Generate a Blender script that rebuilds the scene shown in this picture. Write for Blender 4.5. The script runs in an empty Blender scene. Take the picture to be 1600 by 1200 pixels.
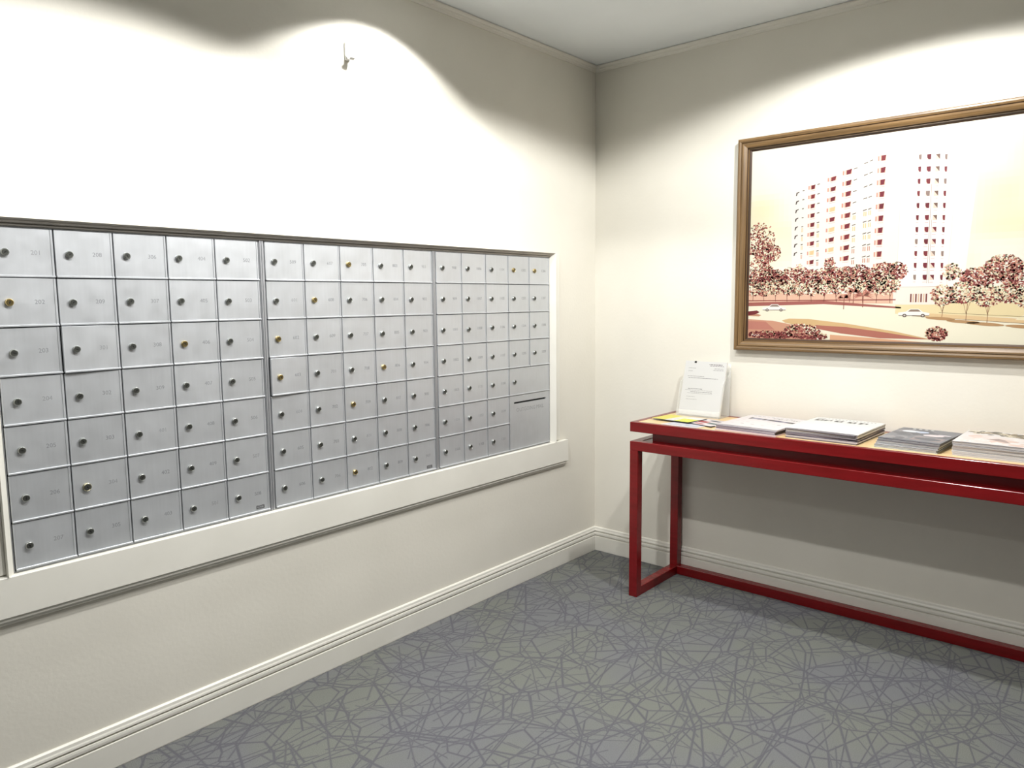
import bpy, bmesh, math, random
from mathutils import Matrix, Vector, noise

S = bpy.context.scene
COL = S.collection
PI = math.pi

# ------------------------------------------------------------------ camera
cam = bpy.data.cameras.new('camera')
cam.sensor_width = 36.0
cam.lens = 1168.5386 * 36.0 / 1600.0
cam.clip_start = 0.02
cam_o = bpy.data.objects.new('camera', cam)
COL.objects.link(cam_o)
yaw, pit, rol = 0.7107, -0.1121, -0.0101
fw = Vector((-math.sin(yaw)*math.cos(pit), math.cos(yaw)*math.cos(pit), math.sin(pit)))
rt = Vector((math.cos(yaw), math.sin(yaw), 0))
up = rt.cross(fw)
r2 = rt*math.cos(rol) + up*math.sin(rol)
u2 = -rt*math.sin(rol) + up*math.cos(rol)
m = Matrix.Identity(4)
for i in range(3):
    m[i][0] = r2[i]; m[i][1] = u2[i]; m[i][2] = -fw[i]
m[0][3], m[1][3], m[2][3] = 2.1689, -3.1736, 1.3085
cam_o.matrix_world = m
S.camera = cam_o

# ------------------------------------------------------------------ light
CEIL = 2.44
w = bpy.data.worlds.new('world'); S.world = w
w.use_nodes = True
w.node_tree.nodes['Background'].inputs[0].default_value = (0.9, 0.95, 1.0, 1)
w.node_tree.nodes['Background'].inputs[1].default_value = 0.0

S.view_settings.view_transform = 'Standard'
S.view_settings.look = 'None'
S.view_settings.gamma = 1
S.view_settings.use_curve_mapping = False
S.view_settings.exposure = 0.0

WHITE = (1.0, 0.99, 0.965)
# recessed downlights of the room, the last an added fill: position, power, half cone angle (deg), blend
DOWNLIGHTS = [
    ((0.28, -1.40), 40, 62.0, 0.15),
    ((1.50, -0.82), 110, 78.9, 0.15),
    ((0.92, -2.30), 112, 72.5, 0.16),
    ((0.85, -3.60), 30, 72.0, 0.25),
    ((1.20, -1.35), 84, 77.5, 0.17),
    ((3.30, -5.20), 10, 72.0, 0.25),  # unseen fill lamp added behind the camera for ambient light
]
for k, ((x, y), e, ang, bl) in enumerate(DOWNLIGHTS):
    L = bpy.data.lights.new('downlight_lamp', 'SPOT')
    L.energy = e; L.color = WHITE
    L.spot_size = math.radians(ang*2); L.spot_blend = bl
    L.shadow_soft_size = 0.035
    o = bpy.data.objects.new('downlight_lamp', L); COL.objects.link(o)
    o.location = (x, y, CEIL-0.012)

# ------------------------------------------------------------------ materials
def mat(name, color=(.8, .8, .8), rough=.5, metal=0.0, spec=.5):
    mt = bpy.data.materials.new(name); mt.use_nodes = True
    b = mt.node_tree.nodes['Principled BSDF']
    b.inputs['Base Color'].default_value = (*color, 1)
    b.inputs['Roughness'].default_value = rough
    b.inputs['Metallic'].default_value = metal
    b.inputs['Specular IOR Level'].default_value = spec
    return mt
def nd(mt, typ, **kw):
    n = mt.node_tree.nodes.new(typ)
    for k, v in kw.items(): setattr(n, k, v)
    return n
def lk(mt, a, b): mt.node_tree.links.new(a, b)
def bsdf(mt): return mt.node_tree.nodes['Principled BSDF']
def s2l(*c):
    return tuple(((v/255)/12.92 if v/255 <= .04045 else ((v/255+.055)/1.055)**2.4) for v in c)
def add_noise(mt, c1, c2, scale=8, detail=4, stretch=(1, 1, 1), bump=0, bscale=None, rr=None):
    tc = nd(mt, 'ShaderNodeTexCoord'); mp = nd(mt, 'ShaderNodeMapping')
    mp.inputs['Scale'].default_value = stretch
    lk(mt, tc.outputs['Object'], mp.inputs['Vector'])
    n = nd(mt, 'ShaderNodeTexNoise'); n.inputs['Scale'].default_value = scale; n.inputs['Detail'].default_value = detail
    lk(mt, mp.outputs[0], n.inputs['Vector'])
    cr = nd(mt, 'ShaderNodeValToRGB')
    cr.color_ramp.elements[0].position = .35; cr.color_ramp.elements[0].color = (*c1, 1)
    cr.color_ramp.elements[1].position = .65; cr.color_ramp.elements[1].color = (*c2, 1)
    lk(mt, n.outputs['Fac'], cr.inputs['Fac']); lk(mt, cr.outputs['Color'], bsdf(mt).inputs['Base Color'])
    if rr:
        mr = nd(mt, 'ShaderNodeMapRange'); mr.inputs['To Min'].default_value = rr[0]; mr.inputs['To Max'].default_value = rr[1]
        lk(mt, n.outputs['Fac'], mr.inputs['Value']); lk(mt, mr.outputs[0], bsdf(mt).inputs['Roughness'])
    if bump:
        n2 = nd(mt, 'ShaderNodeTexNoise'); n2.inputs['Scale'].default_value = bscale or scale*4; n2.inputs['Detail'].default_value = 3
        lk(mt, mp.outputs[0], n2.inputs['Vector'])
        bp = nd(mt, 'ShaderNodeBump'); bp.inputs['Strength'].default_value = bump; bp.inputs['Distance'].default_value = .002
        lk(mt, n2.outputs['Fac'], bp.inputs['Height']); lk(mt, bp.outputs[0], bsdf(mt).inputs['Normal'])
    return cr

M = {}
M['wall'] = mat('wall_paint', rough=.6, spec=.3)
add_noise(M['wall'], (.72, .695, .62), (.75, .725, .65), 3, 5, bump=.22, bscale=70)
M['trim'] = mat('trim_paint', rough=.34, spec=.4)
add_noise(M['trim'], (.74, .725, .66), (.78, .765, .70), 5, 4, bump=.08, bscale=40)
M['ceiling'] = mat('ceiling_paint', rough=.8, spec=.2)
add_noise(M['ceiling'], (.80, .84, .86), (.83, .87, .89), 3, 3, bump=.1, bscale=60)
M['red'] = mat('red_lacquer', rough=.24, spec=.5)
add_noise(M['red'], (.155, .003, .004), (.195, .004, .006), 6, 4, (1, 8, 8), bump=.12, bscale=30)
M['inset'] = mat('tan_top', rough=.3)
add_noise(M['inset'], (.62, .44, .22), (.70, .52, .28), 5, 4, (1, 6, 1))
M['black'] = mat('black_void', (.004, .004, .004), .7)
M['dark'] = mat('dark_gap', (.02, .02, .022), .6)
M['steel'] = mat('lock_steel', (.40, .41, .39), .36, 1)
M['plug'] = mat('lock_plug', (.10, .105, .095), .42, .8)
M['brass'] = mat('lock_brass', (.55, .44, .22), .28, 1)
M['brasspale'] = mat('lock_brass_pale', (.50, .47, .33), .3, 1)
M['brassplug'] = mat('lock_brass_plug', (.30, .24, .11), .35, 1)
M['num'] = mat('engraved_number', (.27, .28, .30), .6, .3)
M['numfaint'] = mat('engraved_number_faint', (.33, .34, .36), .6, .3)
M['plate'] = mat('maker_plate', (.06, .06, .065), .5, .3)
M['trim_shade'] = mat('shaded_trim_paint', (.40, .365, .32), .45, .7)  # cream surround paint with the shade of its top pieces put into the colour
M['hook'] = mat('hook_plastic', (.80, .80, .78), .3)
M['paper'] = mat('paper_white', (.84, .84, .82), .6, spec=.2)
M['lamp_trim'] = mat('lamp_trim_white', (.8, .8, .8), .4)
lens = bpy.data.materials.new('lamp_lens'); lens.use_nodes = True
lb = lens.node_tree.nodes['Principled BSDF']
lb.inputs['Emission Color'].default_value = (*WHITE, 1); lb.inputs['Emission Strength'].default_value = 6
M['lens'] = lens
acr = mat('clear_acrylic', (.9, .92, .91), .08)
bsdf(acr).inputs['Alpha'].default_value = .22
M['acrylic'] = acr

# brushed anodised aluminium, each door a touch different and slightly scuffed
def aluminium(name, base, var=.0):
    mt = mat(name, base, .40, .62, .5)
    tc = nd(mt, 'ShaderNodeTexCoord'); oi = nd(mt, 'ShaderNodeObjectInfo')
    ad = nd(mt, 'ShaderNodeVectorMath', operation='ADD')
    sc = nd(mt, 'ShaderNodeVectorMath', operation='SCALE'); sc.inputs['Scale'].default_value = 1.0
    cb = nd(mt, 'ShaderNodeCombineXYZ')
    ml = nd(mt, 'ShaderNodeMath', operation='MULTIPLY'); ml.inputs[1].default_value = 37.0
    lk(mt, oi.outputs['Random'], ml.inputs[0]); lk(mt, ml.outputs[0], cb.inputs[0]); lk(mt, ml.outputs[0], cb.inputs[1])
    lk(mt, tc.outputs['Object'], ad.inputs[0]); lk(mt, cb.outputs[0], ad.inputs[1])
    mp = nd(mt, 'ShaderNodeMapping'); mp.inputs['Scale'].default_value = (60, 90, 6)
    lk(mt, ad.outputs[0], mp.inputs['Vector'])
    n = nd(mt, 'ShaderNodeTexNoise'); n.inputs['Scale'].default_value = 1.6; n.inputs['Detail'].default_value = 4
    lk(mt, mp.outputs[0], n.inputs['Vector'])
    n2 = nd(mt, 'ShaderNodeTexNoise'); n2.inputs['Scale'].default_value = 22; n2.inputs['Detail'].default_value = 3
    lk(mt, ad.outputs[0], n2.inputs['Vector'])
    a = nd(mt, 'ShaderNodeMath', operation='MULTIPLY_ADD'); a.inputs[1].default_value = .10; a.inputs[2].default_value = .90
    lk(mt, n.outputs['Fac'], a.inputs[0])
    b = nd(mt, 'ShaderNodeMath', operation='MULTIPLY_ADD'); b.inputs[1].default_value = .12
    lk(mt, n2.outputs['Fac'], b.inputs[0]); lk(mt, a.outputs[0], b.inputs[2])
    c = nd(mt, 'ShaderNodeMath', operation='MULTIPLY_ADD'); c.inputs[1].default_value = var
    lk(mt, oi.outputs['Random'], c.inputs[0]); lk(mt, b.outputs[0], c.inputs[2])
    vs = nd(mt, 'ShaderNodeVectorMath', operation='SCALE'); vs.inputs[0].default_value = base
    lk(mt, c.outputs[0], vs.inputs['Scale']); lk(mt, vs.outputs[0], bsdf(mt).inputs['Base Color'])
    mr = nd(mt, 'ShaderNodeMapRange'); mr.inputs['To Min'].default_value = .36; mr.inputs['To Max'].default_value = .54
    lk(mt, n2.outputs['Fac'], mr.inputs['Value']); lk(mt, mr.outputs[0], bsdf(mt).inputs['Roughness'])
    return mt
M['alu'] = aluminium('door_aluminium', (.56, .58, .605), .08)
M['alu_frame'] = aluminium('frame_aluminium', (.42, .43, .45))

# oak of the picture frame
for nm, st in (('h', (2.5, 70, 70)), ('v', (70, 70, 2.5))):
    M['oak_'+nm] = mat('oak_frame', rough=.38)
    add_noise(M['oak_'+nm], s2l(96, 74, 46), s2l(128, 100, 64), 1.6, 4, st, bump=.12, bscale=4)
    M['oakd_'+nm] = mat('oak_frame_dark', rough=.5)  # for the backing, and for shade painted into the frame's inner lip
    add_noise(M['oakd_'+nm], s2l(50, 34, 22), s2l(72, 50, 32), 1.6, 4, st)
# flat print: colour comes from the face colours of the printed shapes
def print_mat(name, rough):
    mt = mat(name, rough=rough, spec=.3)
    at = nd(mt, 'ShaderNodeAttribute'); at.attribute_name = 'ink'
    lk(mt, at.outputs['Color'], bsdf(mt).inputs['Base Color'])
    return mt
M['print'] = print_mat('print_ink', .55)
M['gloss'] = print_mat('glossy_print_ink', .35)

# page edges: thin horizontal layers
def pages_mat(name, c1, c2):
    mt = mat(name, rough=.7, spec=.2)
    tc = nd(mt, 'ShaderNodeTexCoord'); mp = nd(mt, 'ShaderNodeMapping'); mp.inputs['Scale'].default_value = (2, 2, 900)
    lk(mt, tc.outputs['Object'], mp.inputs['Vector'])
    n = nd(mt, 'ShaderNodeTexNoise'); n.inputs['Scale'].default_value = 1.0; n.inputs['Detail'].default_value = 3
    lk(mt, mp.outputs[0], n.inputs['Vector'])
    cr = nd(mt, 'ShaderNodeValToRGB')
    cr.color_ramp.elements[0].position = .35; cr.color_ramp.elements[0].color = (*c1, 1)
    cr.color_ramp.elements[1].position = .6; cr.color_ramp.elements[1].color = (*c2, 1)
    lk(mt, n.outputs['Fac'], cr.inputs['Fac']); lk(mt, cr.outputs['Color'], bsdf(mt).inputs['Base Color'])
    return mt
M['pages_white'] = pages_mat('page_edges_white', (.30, .28, .31), (.74, .73, .72))
M['pages_grey'] = pages_mat('page_edges_grey', (.10, .085, .12), (.50, .48, .52))

# carpet: grey ground crossed by straight random bluish strokes
def carpet():
    mt = mat('carpet', rough=.95, spec=.1)
    tc = nd(mt, 'ShaderNodeTexCoord')
    masks = []
    def vm(op, a, b=None):
        n = nd(mt, 'ShaderNodeVectorMath', operation=op)
        lk(mt, a, n.inputs[0])
        if b is not None:
            if isinstance(b, tuple): n.inputs[1].default_value = b
            else: lk(mt, b, n.inputs[1])
        return n
    def fm(op, a, b=None, c=None):
        n = nd(mt, 'ShaderNodeMath', operation=op)
        for i, v in enumerate((a, b, c)):
            if v is None: continue
            if isinstance(v, (int, float)): n.inputs[i].default_value = v
            else: lk(mt, v, n.inputs[i])
        return n.outputs[0]
    dn = nd(mt, 'ShaderNodeTexNoise'); dn.inputs['Scale'].default_value = 9; dn.inputs['Detail'].default_value = 1
    lk(mt, tc.outputs['Object'], dn.inputs['Vector'])
    dv = nd(mt, 'ShaderNodeVectorMath', operation='SCALE'); lk(mt, dn.outputs['Color'], dv.inputs[0]); dv.inputs['Scale'].default_value = .004
    for k, (sc, st, rot) in enumerate(((7.5, 1.7, .3), (6.0, 1.5, 1.5), (9.0, 1.9, 2.4), (5.0, 1.3, .9))):
        mp = nd(mt, 'ShaderNodeMapping')
        mp.inputs['Rotation'].default_value = (0, 0, rot); mp.inputs['Location'].default_value = (k*2.3, k*5.1, 0)
        mp.inputs['Scale'].default_value = (sc, sc/st, 1)
        lk(mt, tc.outputs['Object'], mp.inputs['Vector'])
        vo = nd(mt, 'ShaderNodeTexVoronoi', voronoi_dimensions='2D', feature='DISTANCE_TO_EDGE'); vo.inputs['Scale'].default_value = 1
        lk(mt, mp.outputs[0], vo.inputs['Vector'])
        mr = nd(mt, 'ShaderNodeMapRange'); mr.inputs['From Min'].default_value = .008; mr.inputs['From Max'].default_value = .026
        mr.inputs['To Min'].default_value = 1; mr.inputs['To Max'].default_value = 0
        lk(mt, vo.outputs['Distance'], mr.inputs['Value']); masks.append(mr.outputs[0])
    for k in range(4):
        mp = nd(mt, 'ShaderNodeMapping')
        mp.inputs['Location'].default_value = (k*3.71, k*1.37, 0)
        mp.inputs['Rotation'].default_value = (0, 0, k*.83)
        s = [3.6, 4.6, 5.4, 4.0, 6.2, 5.0, 3.9, 5.8, 7.0, 4.4, 8.0][k]
        lk(mt, tc.outputs['Object'], mp.inputs['Vector'])
        vo = nd(mt, 'ShaderNodeTexVoronoi', voronoi_dimensions='2D'); vo.inputs['Scale'].default_value = s
        vo.inputs['Randomness'].default_value = 1
        lk(mt, mp.outputs[0], vo.inputs['Vector'])
        df = vm('SUBTRACT', mp.outputs[0], vo.outputs['Position'])
        sp = nd(mt, 'ShaderNodeSeparateXYZ'); lk(mt, df.outputs[0], sp.inputs[0])
        cc = nd(mt, 'ShaderNodeSeparateXYZ'); lk(mt, vo.outputs['Color'], cc.inputs[0])
        ang = fm('MULTIPLY', cc.outputs[0], PI)
        d = fm('ADD', fm('MULTIPLY', sp.outputs[0], fm('COSINE', ang)), fm('MULTIPLY', sp.outputs[1], fm('SINE', ang)))
        # a second, nearly parallel stroke starting from the same cell
        ang2 = fm('ADD', ang, fm('MULTIPLY_ADD', cc.outputs[1], .9, .25))
        d2 = fm('ADD', fm('MULTIPLY', sp.outputs[0], fm('COSINE', ang2)), fm('MULTIPLY', sp.outputs[1], fm('SINE', ang2)))
        dd = fm('MINIMUM', fm('ABSOLUTE', d), fm('ABSOLUTE', d2))
        wd = fm('MULTIPLY_ADD', cc.outputs[2], .0014, .0016)
        mr = nd(mt, 'ShaderNodeMapRange'); mr.inputs['From Min'].default_value = 0
        lk(mt, dd, mr.inputs['Value']); lk(mt, fm('MULTIPLY', wd, 1.9), mr.inputs['From Max'])
        mr.inputs['To Min'].default_value = 1; mr.inputs['To Max'].default_value = 0
        masks.append(mr.outputs[0])
    acc = masks[0]
    for q in masks[1:]: acc = fm('MAXIMUM', acc, q)
    n = nd(mt, 'ShaderNodeTexNoise'); n.inputs['Scale'].default_value = 420; n.inputs['Detail'].default_value = 2
    lk(mt, tc.outputs['Object'], n.inputs['Vector'])
    g = nd(mt, 'ShaderNodeTexNoise'); g.inputs['Scale'].default_value = 2.2; g.inputs['Detail'].default_value = 2
    lk(mt, tc.outputs['Object'], g.inputs['Vector'])
    base = nd(mt, 'ShaderNodeValToRGB')
    base.color_ramp.elements[0].position = .42; base.color_ramp.elements[0].color = (*s2l(110, 111, 113), 1)
    base.color_ramp.elements[1].position = .58; base.color_ramp.elements[1].color = (*s2l(112, 114, 109), 1)
    lk(mt, g.outputs['Fac'], base.inputs['Fac'])
    mx = nd(mt, 'ShaderNodeMix', data_type='RGBA'); mx.inputs['B'].default_value = (*s2l(83, 83, 91), 1)
    lk(mt, fm('MULTIPLY', acc, .72), mx.inputs['Factor']); lk(mt, base.outputs['Color'], mx.inputs['A'])
    sp = nd(mt, 'ShaderNodeMapRange'); sp.inputs['From Min'].default_value = .3; sp.inputs['From Max'].default_value = .7
    sp.inputs['To Min'].default_value = .80; sp.inputs['To Max'].default_value = 1.18
    lk(mt, n.outputs['Fac'], sp.inputs['Value'])
    vs = nd(mt, 'ShaderNodeVectorMath', operation='SCALE'); lk(mt, mx.outputs['Result'], vs.inputs[0]); lk(mt, sp.outputs[0], vs.inputs['Scale'])
    lk(mt, vs.outputs[0], bsdf(mt).inputs['Base Color'])
    bp = nd(mt, 'ShaderNodeBump'); bp.inputs['Strength'].default_value = .5; bp.inputs['Distance'].default_value = .003
    h = fm('SUBTRACT', n.outputs['Fac'], fm('MULTIPLY', acc, .5))
    lk(mt, h, bp.inputs['Height']); lk(mt, bp.outputs[0], bsdf(mt).inputs['Normal'])
    return mt
M['carpet'] = carpet()

# ------------------------------------------------------------------ mesh helpers
class MB:
    def __init__(s): s.v = []; s.f = []; s.mi = []
    def quad(s, pts, mi=0):
        k = len(s.v); s.v += [tuple(p) for p in pts]; s.f.append(tuple(range(k, k+len(pts)))); s.mi.append(mi)
    def box(s, x0, x1, y0, y1, z0, z1, mi=0):
        k = len(s.v)
        s.v += [(x, y, z) for x in (x0, x1) for y in (y0, y1) for z in (z0, z1)]
        for f in ((0, 1, 3, 2), (4, 6, 7, 5), (0, 4, 5, 1), (2, 3, 7, 6), (0, 2, 6, 4), (1, 5, 7, 3)):
            s.f.append(tuple(k+i for i in f)); s.mi.append(mi)
    def cbox(s, x0, x1, y0, y1, z0, z1, c=.002, mi=0):
        """box with all edges chamfered by c"""
        bm = bmesh.new()
        bmesh.ops.create_cube(bm, size=1)
        for v in bm.verts:
            v.co = Vector(((x0+x1)/2+v.co.x*(x1-x0), (y0+y1)/2+v.co.y*(y1-y0), (z0+z1)/2+v.co.z*(z1-z0)))
        bmesh.ops.bevel(bm, geom=bm.edges[:], offset=c, segments=1, affect='EDGES')
        bm.normal_update()
        k = len(s.v); bm.verts.index_update()
        s.v += [tuple(v.co) for v in bm.verts]
        for f in bm.faces: s.f.append(tuple(k+v.index for v in f.verts)); s.mi.append(mi)
        bm.free()
    def prism(s, prof, axis, a, b, mi=0, cap=True, ma=0, mb=0):
        """extrude closed 2-D profile; axis 'y': prof=(x,z); axis 'x': prof=(y,z). ma/mb shift ends by profile depth (mitre)"""
        k = len(s.v); n = len(prof)
        for e, mm in ((a, ma), (b, mb)):
            for p in prof:
                t = e + mm*abs(p[0])
                s.v.append((p[0], t, p[1]) if axis == 'y' else (t, p[0], p[1]))
        for i in range(n):
            j = (i+1) % n
            s.f.append((k+i, k+j, k+n+j, k+n+i)); s.mi.append(mi)
        if cap:
            s.f.append(tuple(k+i for i in range(n))[::-1]); s.mi.append(mi)
            s.f.append(tuple(k+n+i for i in range(n))); s.mi.append(mi)
    def lathe(s, prof, c=(0, 0, 0), axis='z', n=24, mi=0):
        """prof=[(r,h)] revolved round the axis through c"""
        k = len(s.v); m_ = len(prof)
        for i in range(n):
            a = 2*PI*i/n
            for r, h in prof:
                u, v = r*math.cos(a), r*math.sin(a)
                p = {'z': (u, v, h), 'x': (h, u, v), 'y': (u, h, v)}[axis]
                s.v.append((c[0]+p[0], c[1]+p[1], c[2]+p[2]))
        for i in range(n):
            j = (i+1) % n
            for q in range(m_-1):
                s.f.append((k+i*m_+q, k+j*m_+q, k+j*m_+q+1, k+i*m_+q+1)); s.mi.append(mi)
        s.f.append(tuple(k+i*m_+m_-1 for i in range(n))); s.mi.append(mi)
        s.f.append(tuple(k+i*m_ for i in range(n))[::-1]); s.mi.append(mi)
    def mesh(s, name, mats, smooth=False):
        me = bpy.data.meshes.new(name); me.from_pydata(s.v, [], s.f)
        if not isinstance(mats, (list, tuple)): mats = [mats]
        for q in mats: me.materials.append(q)
        me.polygons.foreach_set('material_index', s.mi)
        bm = bmesh.new(); bm.from_mesh(me); bmesh.ops.recalc_face_normals(bm, faces=bm.faces); bm.to_mesh(me); bm.free()
        if smooth: me.polygons.foreach_set('use_smooth', [True]*len(me.polygons))
        me.update(); return me
    def build(s, name, mats, parent=None, smooth=False, loc=None):
        return link(name, s.mesh(name, mats, smooth), parent, loc)
def link(name, me, parent=None, loc=None):
    o = bpy.data.objects.new(name, me); COL.objects.link(o)
    if parent is not None: o.parent = parent
    if loc is not None: o.location = loc
    return o
def tag(o, label=None, cat=None, group=None, kind=None):
    if label: o['label'] = label
    if cat: o['category'] = cat
    if group: o['group'] = group
    if kind: o['kind'] = kind
    return o
def empty(name, loc=(0, 0, 0), rz=0):
    o = bpy.data.objects.new(name, None); COL.objects.link(o); o.location = loc; o.rotation_euler = (0, 0, rz)
    o.empty_display_size = .05
    return o

class Print:
    """flat coloured shapes printed on a sheet: x right, y up, tiny layer offsets"""
    def __init__(s, eps=.00006): s.v = []; s.f = []; s.c = []; s.eps = eps
    def poly(s, pts, col, layer=0):
        k = len(s.v); s.v += [(x, y, layer*s.eps) for x, y in pts]; s.f.append(tuple(range(k, k+len(pts)))); s.c.append(s2l(*col))
    def rect(s, x0, y0, x1, y1, col, layer=0, sk=0):
        s.poly([(x0, y0), (x1, y0+sk), (x1, y1+sk), (x0, y1)], col, layer)
    def ell(s, x, y, rx, ry, col, layer=0, n=14, rot=0, jit=0, rnd=random):
        pts = []
        for i in range(n):
            a = 2*PI*i/n; r = 1+(rnd.uniform(-jit, jit) if jit else 0)
            u, v = rx*r*math.cos(a), ry*r*math.sin(a)
            pts.append((x+u*math.cos(rot)-v*math.sin(rot), y+u*math.sin(rot)+v*math.cos(rot)))
        s.poly(pts, col, layer)
    def line(s, x0, y0, x1, y1, wd, col, layer=0):
        dx, dy = x1-x0, y1-y0; L = math.hypot(dx, dy) or 1; nx, ny = -dy/L*wd/2, dx/L*wd/2
        s.poly([(x0+nx, y0+ny), (x0-nx, y0-ny), (x1-nx, y1-ny), (x1+nx, y1+ny)], col, layer)
    def mesh(s, name, mt, fn=None):
        """fn maps (x,y,h) to the object's space"""
        me = bpy.data.meshes.new(name)
        me.from_pydata([fn(*p) for p in s.v] if fn else s.v, [], s.f)
        at = me.color_attributes.new('ink', 'FLOAT_COLOR', 'CORNER')
        i = 0
        for f, c in zip(s.f, s.c):
            for _ in f: at.data[i].color = (c[0]*.66, c[1]*.66, c[2]*.66, 1); i += 1
        me.materials.append(mt); me.update(); return me

# ------------------------------------------------------------------ room shell
XR, YF = 5.0, -6.6          # far extents of the room
TH = .15
# mailbox bank grid
PW, RH, ZT = .1453, .1240, 1.4998
YM, G = .3845, .0205
MOD = [(-YM-15*PW-2*G, -YM-10*PW-2*G), (-YM-10*PW-G, -YM-5*PW-G), (-YM-5*PW, -YM)]
YL, YR = MOD[0][0]-.004, MOD[2][1]+.004      # wall opening
ZB = ZT-7*RH
ZO0, ZO1 = ZB-.004, ZT+.004
mb = MB()
mb.box(-TH, 0, YF, YL, 0, CEIL); mb.box(-TH, 0, YR, TH, 0, CEIL)
mb.box(-TH, 0, YL, YR, 0, ZO0); mb.box(-TH, 0, YL, YR, ZO1, CEIL)
tag(mb.build('wall_left', M['wall']), kind='structure')
mb = MB(); mb.box(0, XR, 0, TH, 0, CEIL); tag(mb.build('wall_back', M['wall']), kind='structure')
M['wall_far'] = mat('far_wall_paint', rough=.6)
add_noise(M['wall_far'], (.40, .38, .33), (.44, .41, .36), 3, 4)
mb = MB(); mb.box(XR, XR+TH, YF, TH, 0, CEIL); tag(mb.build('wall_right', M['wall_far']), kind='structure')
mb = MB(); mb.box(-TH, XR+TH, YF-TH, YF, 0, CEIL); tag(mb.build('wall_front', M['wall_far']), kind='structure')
mb = MB(); mb.box(-TH, XR+TH, YF-TH, TH, -.1, 0); tag(mb.build('floor', M['carpet']), kind='structure')
mb = MB(); mb.box(-TH, XR+TH, YF-TH, TH, CEIL, CEIL+.1); tag(mb.build('ceiling', M['ceiling']), kind='structure')

# baseboards with two grooves
def base_prof(sg):
    p = [(0, .1248), (.0035, .1248), (.0075, .121), (.0085, .113), (.0105, .109), (.0112, .1040), (.0040, .1025), (.0040, .0985),
         (.0112, .0968), (.0122, .0900), (.0115, .0825), (.0045, .0812), (.0045, .0772), (.0128, .0752), (.0125, .003), (.0115, 0), (0, 0)]
    return [(sg*x, z) for x, z in p]
mb = MB(); mb.prism(base_prof(1), 'y', YF, 0, mb=-1); tag(mb.build('baseboard_left', M['trim']), kind='structure')
mb = MB(); mb.prism(base_prof(-1), 'x', 0, XR, ma=1); tag(mb.build('baseboard_back', M['trim']), kind='structure')
mb = MB(); mb.prism([(XR-x, z) for x, z in base_prof(1)], 'y', YF, -.013); tag(mb.build('baseboard_right', M['trim']), kind='structure')
# small crown moulding
def crown(sg):
    p = [(0, CEIL-.030), (.004, CEIL-.030), (.006, CEIL-.022), (.012, CEIL-.019), (.013, CEIL-.014), (.020, CEIL-.008), (.021, CEIL-.0025), (.016, CEIL-.0025), (.016, CEIL), (0, CEIL)]
    return [(sg*x, z) for x, z in p]
mb = MB(); mb.prism(crown(1), 'y', YF, 0, mb=-1); tag(mb.build('trim_1', M['trim']), kind='structure')
mb = MB(); mb.prism(crown(-1), 'x', 0, XR, ma=1); tag(mb.build('trim_2', M['trim']), kind='structure')

# ------------------------------------------------------------------ painted surround of the mailbox bank
def ring_piece(a, b, c, d, hin, hout):
    """trapezoid bevelled face a-b inner edge, d-c outer edge (y,z); inner height hin, outer height hout"""
    mb = MB()
    ai, bi = (hin, *a), (hin, *b); co, do = (hout, *c), (hout, *d)
    a0, b0, c0, d0 = (0, *a), (0, *b), (0, *c), (0, *d)
    mb.quad([ai, bi, co, do]); mb.quad([a0, ai, do, d0]); mb.quad([bi, b0, c0, co])
    mb.quad([do, co, c0, d0]); mb.quad([a0, b0, bi, ai]); mb.quad([a0, d0, c0, b0])
    return mb
sur = empty('trim_3', (0, 0, 0))      # painted surround and sill of the mailbox banks
tag(sur, kind='structure')
wo = .018
i0, i1, z0, z1 = YL, YR, ZO0, ZO1
ring_piece((i0, z1), (i1, z1), (i1+wo, z1+wo), (i0-wo, z1+wo), .002, .027).build('top_moulding', M['trim_shade'], sur)  # down-facing top piece, its shade painted as a darker colour
mb = MB(); mb.prism([(.004, z1-.0008), (.0062, z1-.0005), (.0105, z1+.0035), (.0075, z1+.0035)], 'y', i0, i1); mb.prism([(.013, z1+.0070), (.0165, z1+.0080), (.0205, z1+.0118), (.0165, z1+.0118)], 'y', i0, i1); mb.build('top_bead', M['trim_shade'], sur)
ring_piece((i1, z1), (i1, z0), (i1+wo, z0), (i1+wo, z1+wo), .002, .027).build('side_moulding', M['trim'], sur)
ring_piece((i0, z0), (i0, z1), (i0-wo, z1+wo), (i0-wo, z0), .002, .027).build('side_moulding', M['trim'], sur)
mb = MB(); mb.cbox(0.0002, .023, -2.78, -.262, .523, .6275, .0015)
mb.build('sill_board', M['trim'], sur)
mb = MB(); mb.prism([(.0002, .502), (.009, .502), (.0110, .504), (.0110, .5095), (.0150, .5105), (.0175, .513), (.0175, .5220), (.0002, .5228)], 'y', -2.775, -.266)
mb.build('lower_moulding', M['trim'], sur)
mb = MB(); mb.cbox(0.0002, .0075, i1+wo+.0004, i1+wo+.052, .6315, z1+wo, .0012); mb.build('side_casing', M['trim'], sur)
mb = MB(); mb.cbox(0.0002, .0075, i0-wo-.13, i0-wo-.0004, .6315, z1+wo, .0012); mb.build('side_casing', M['trim'], sur)

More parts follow.
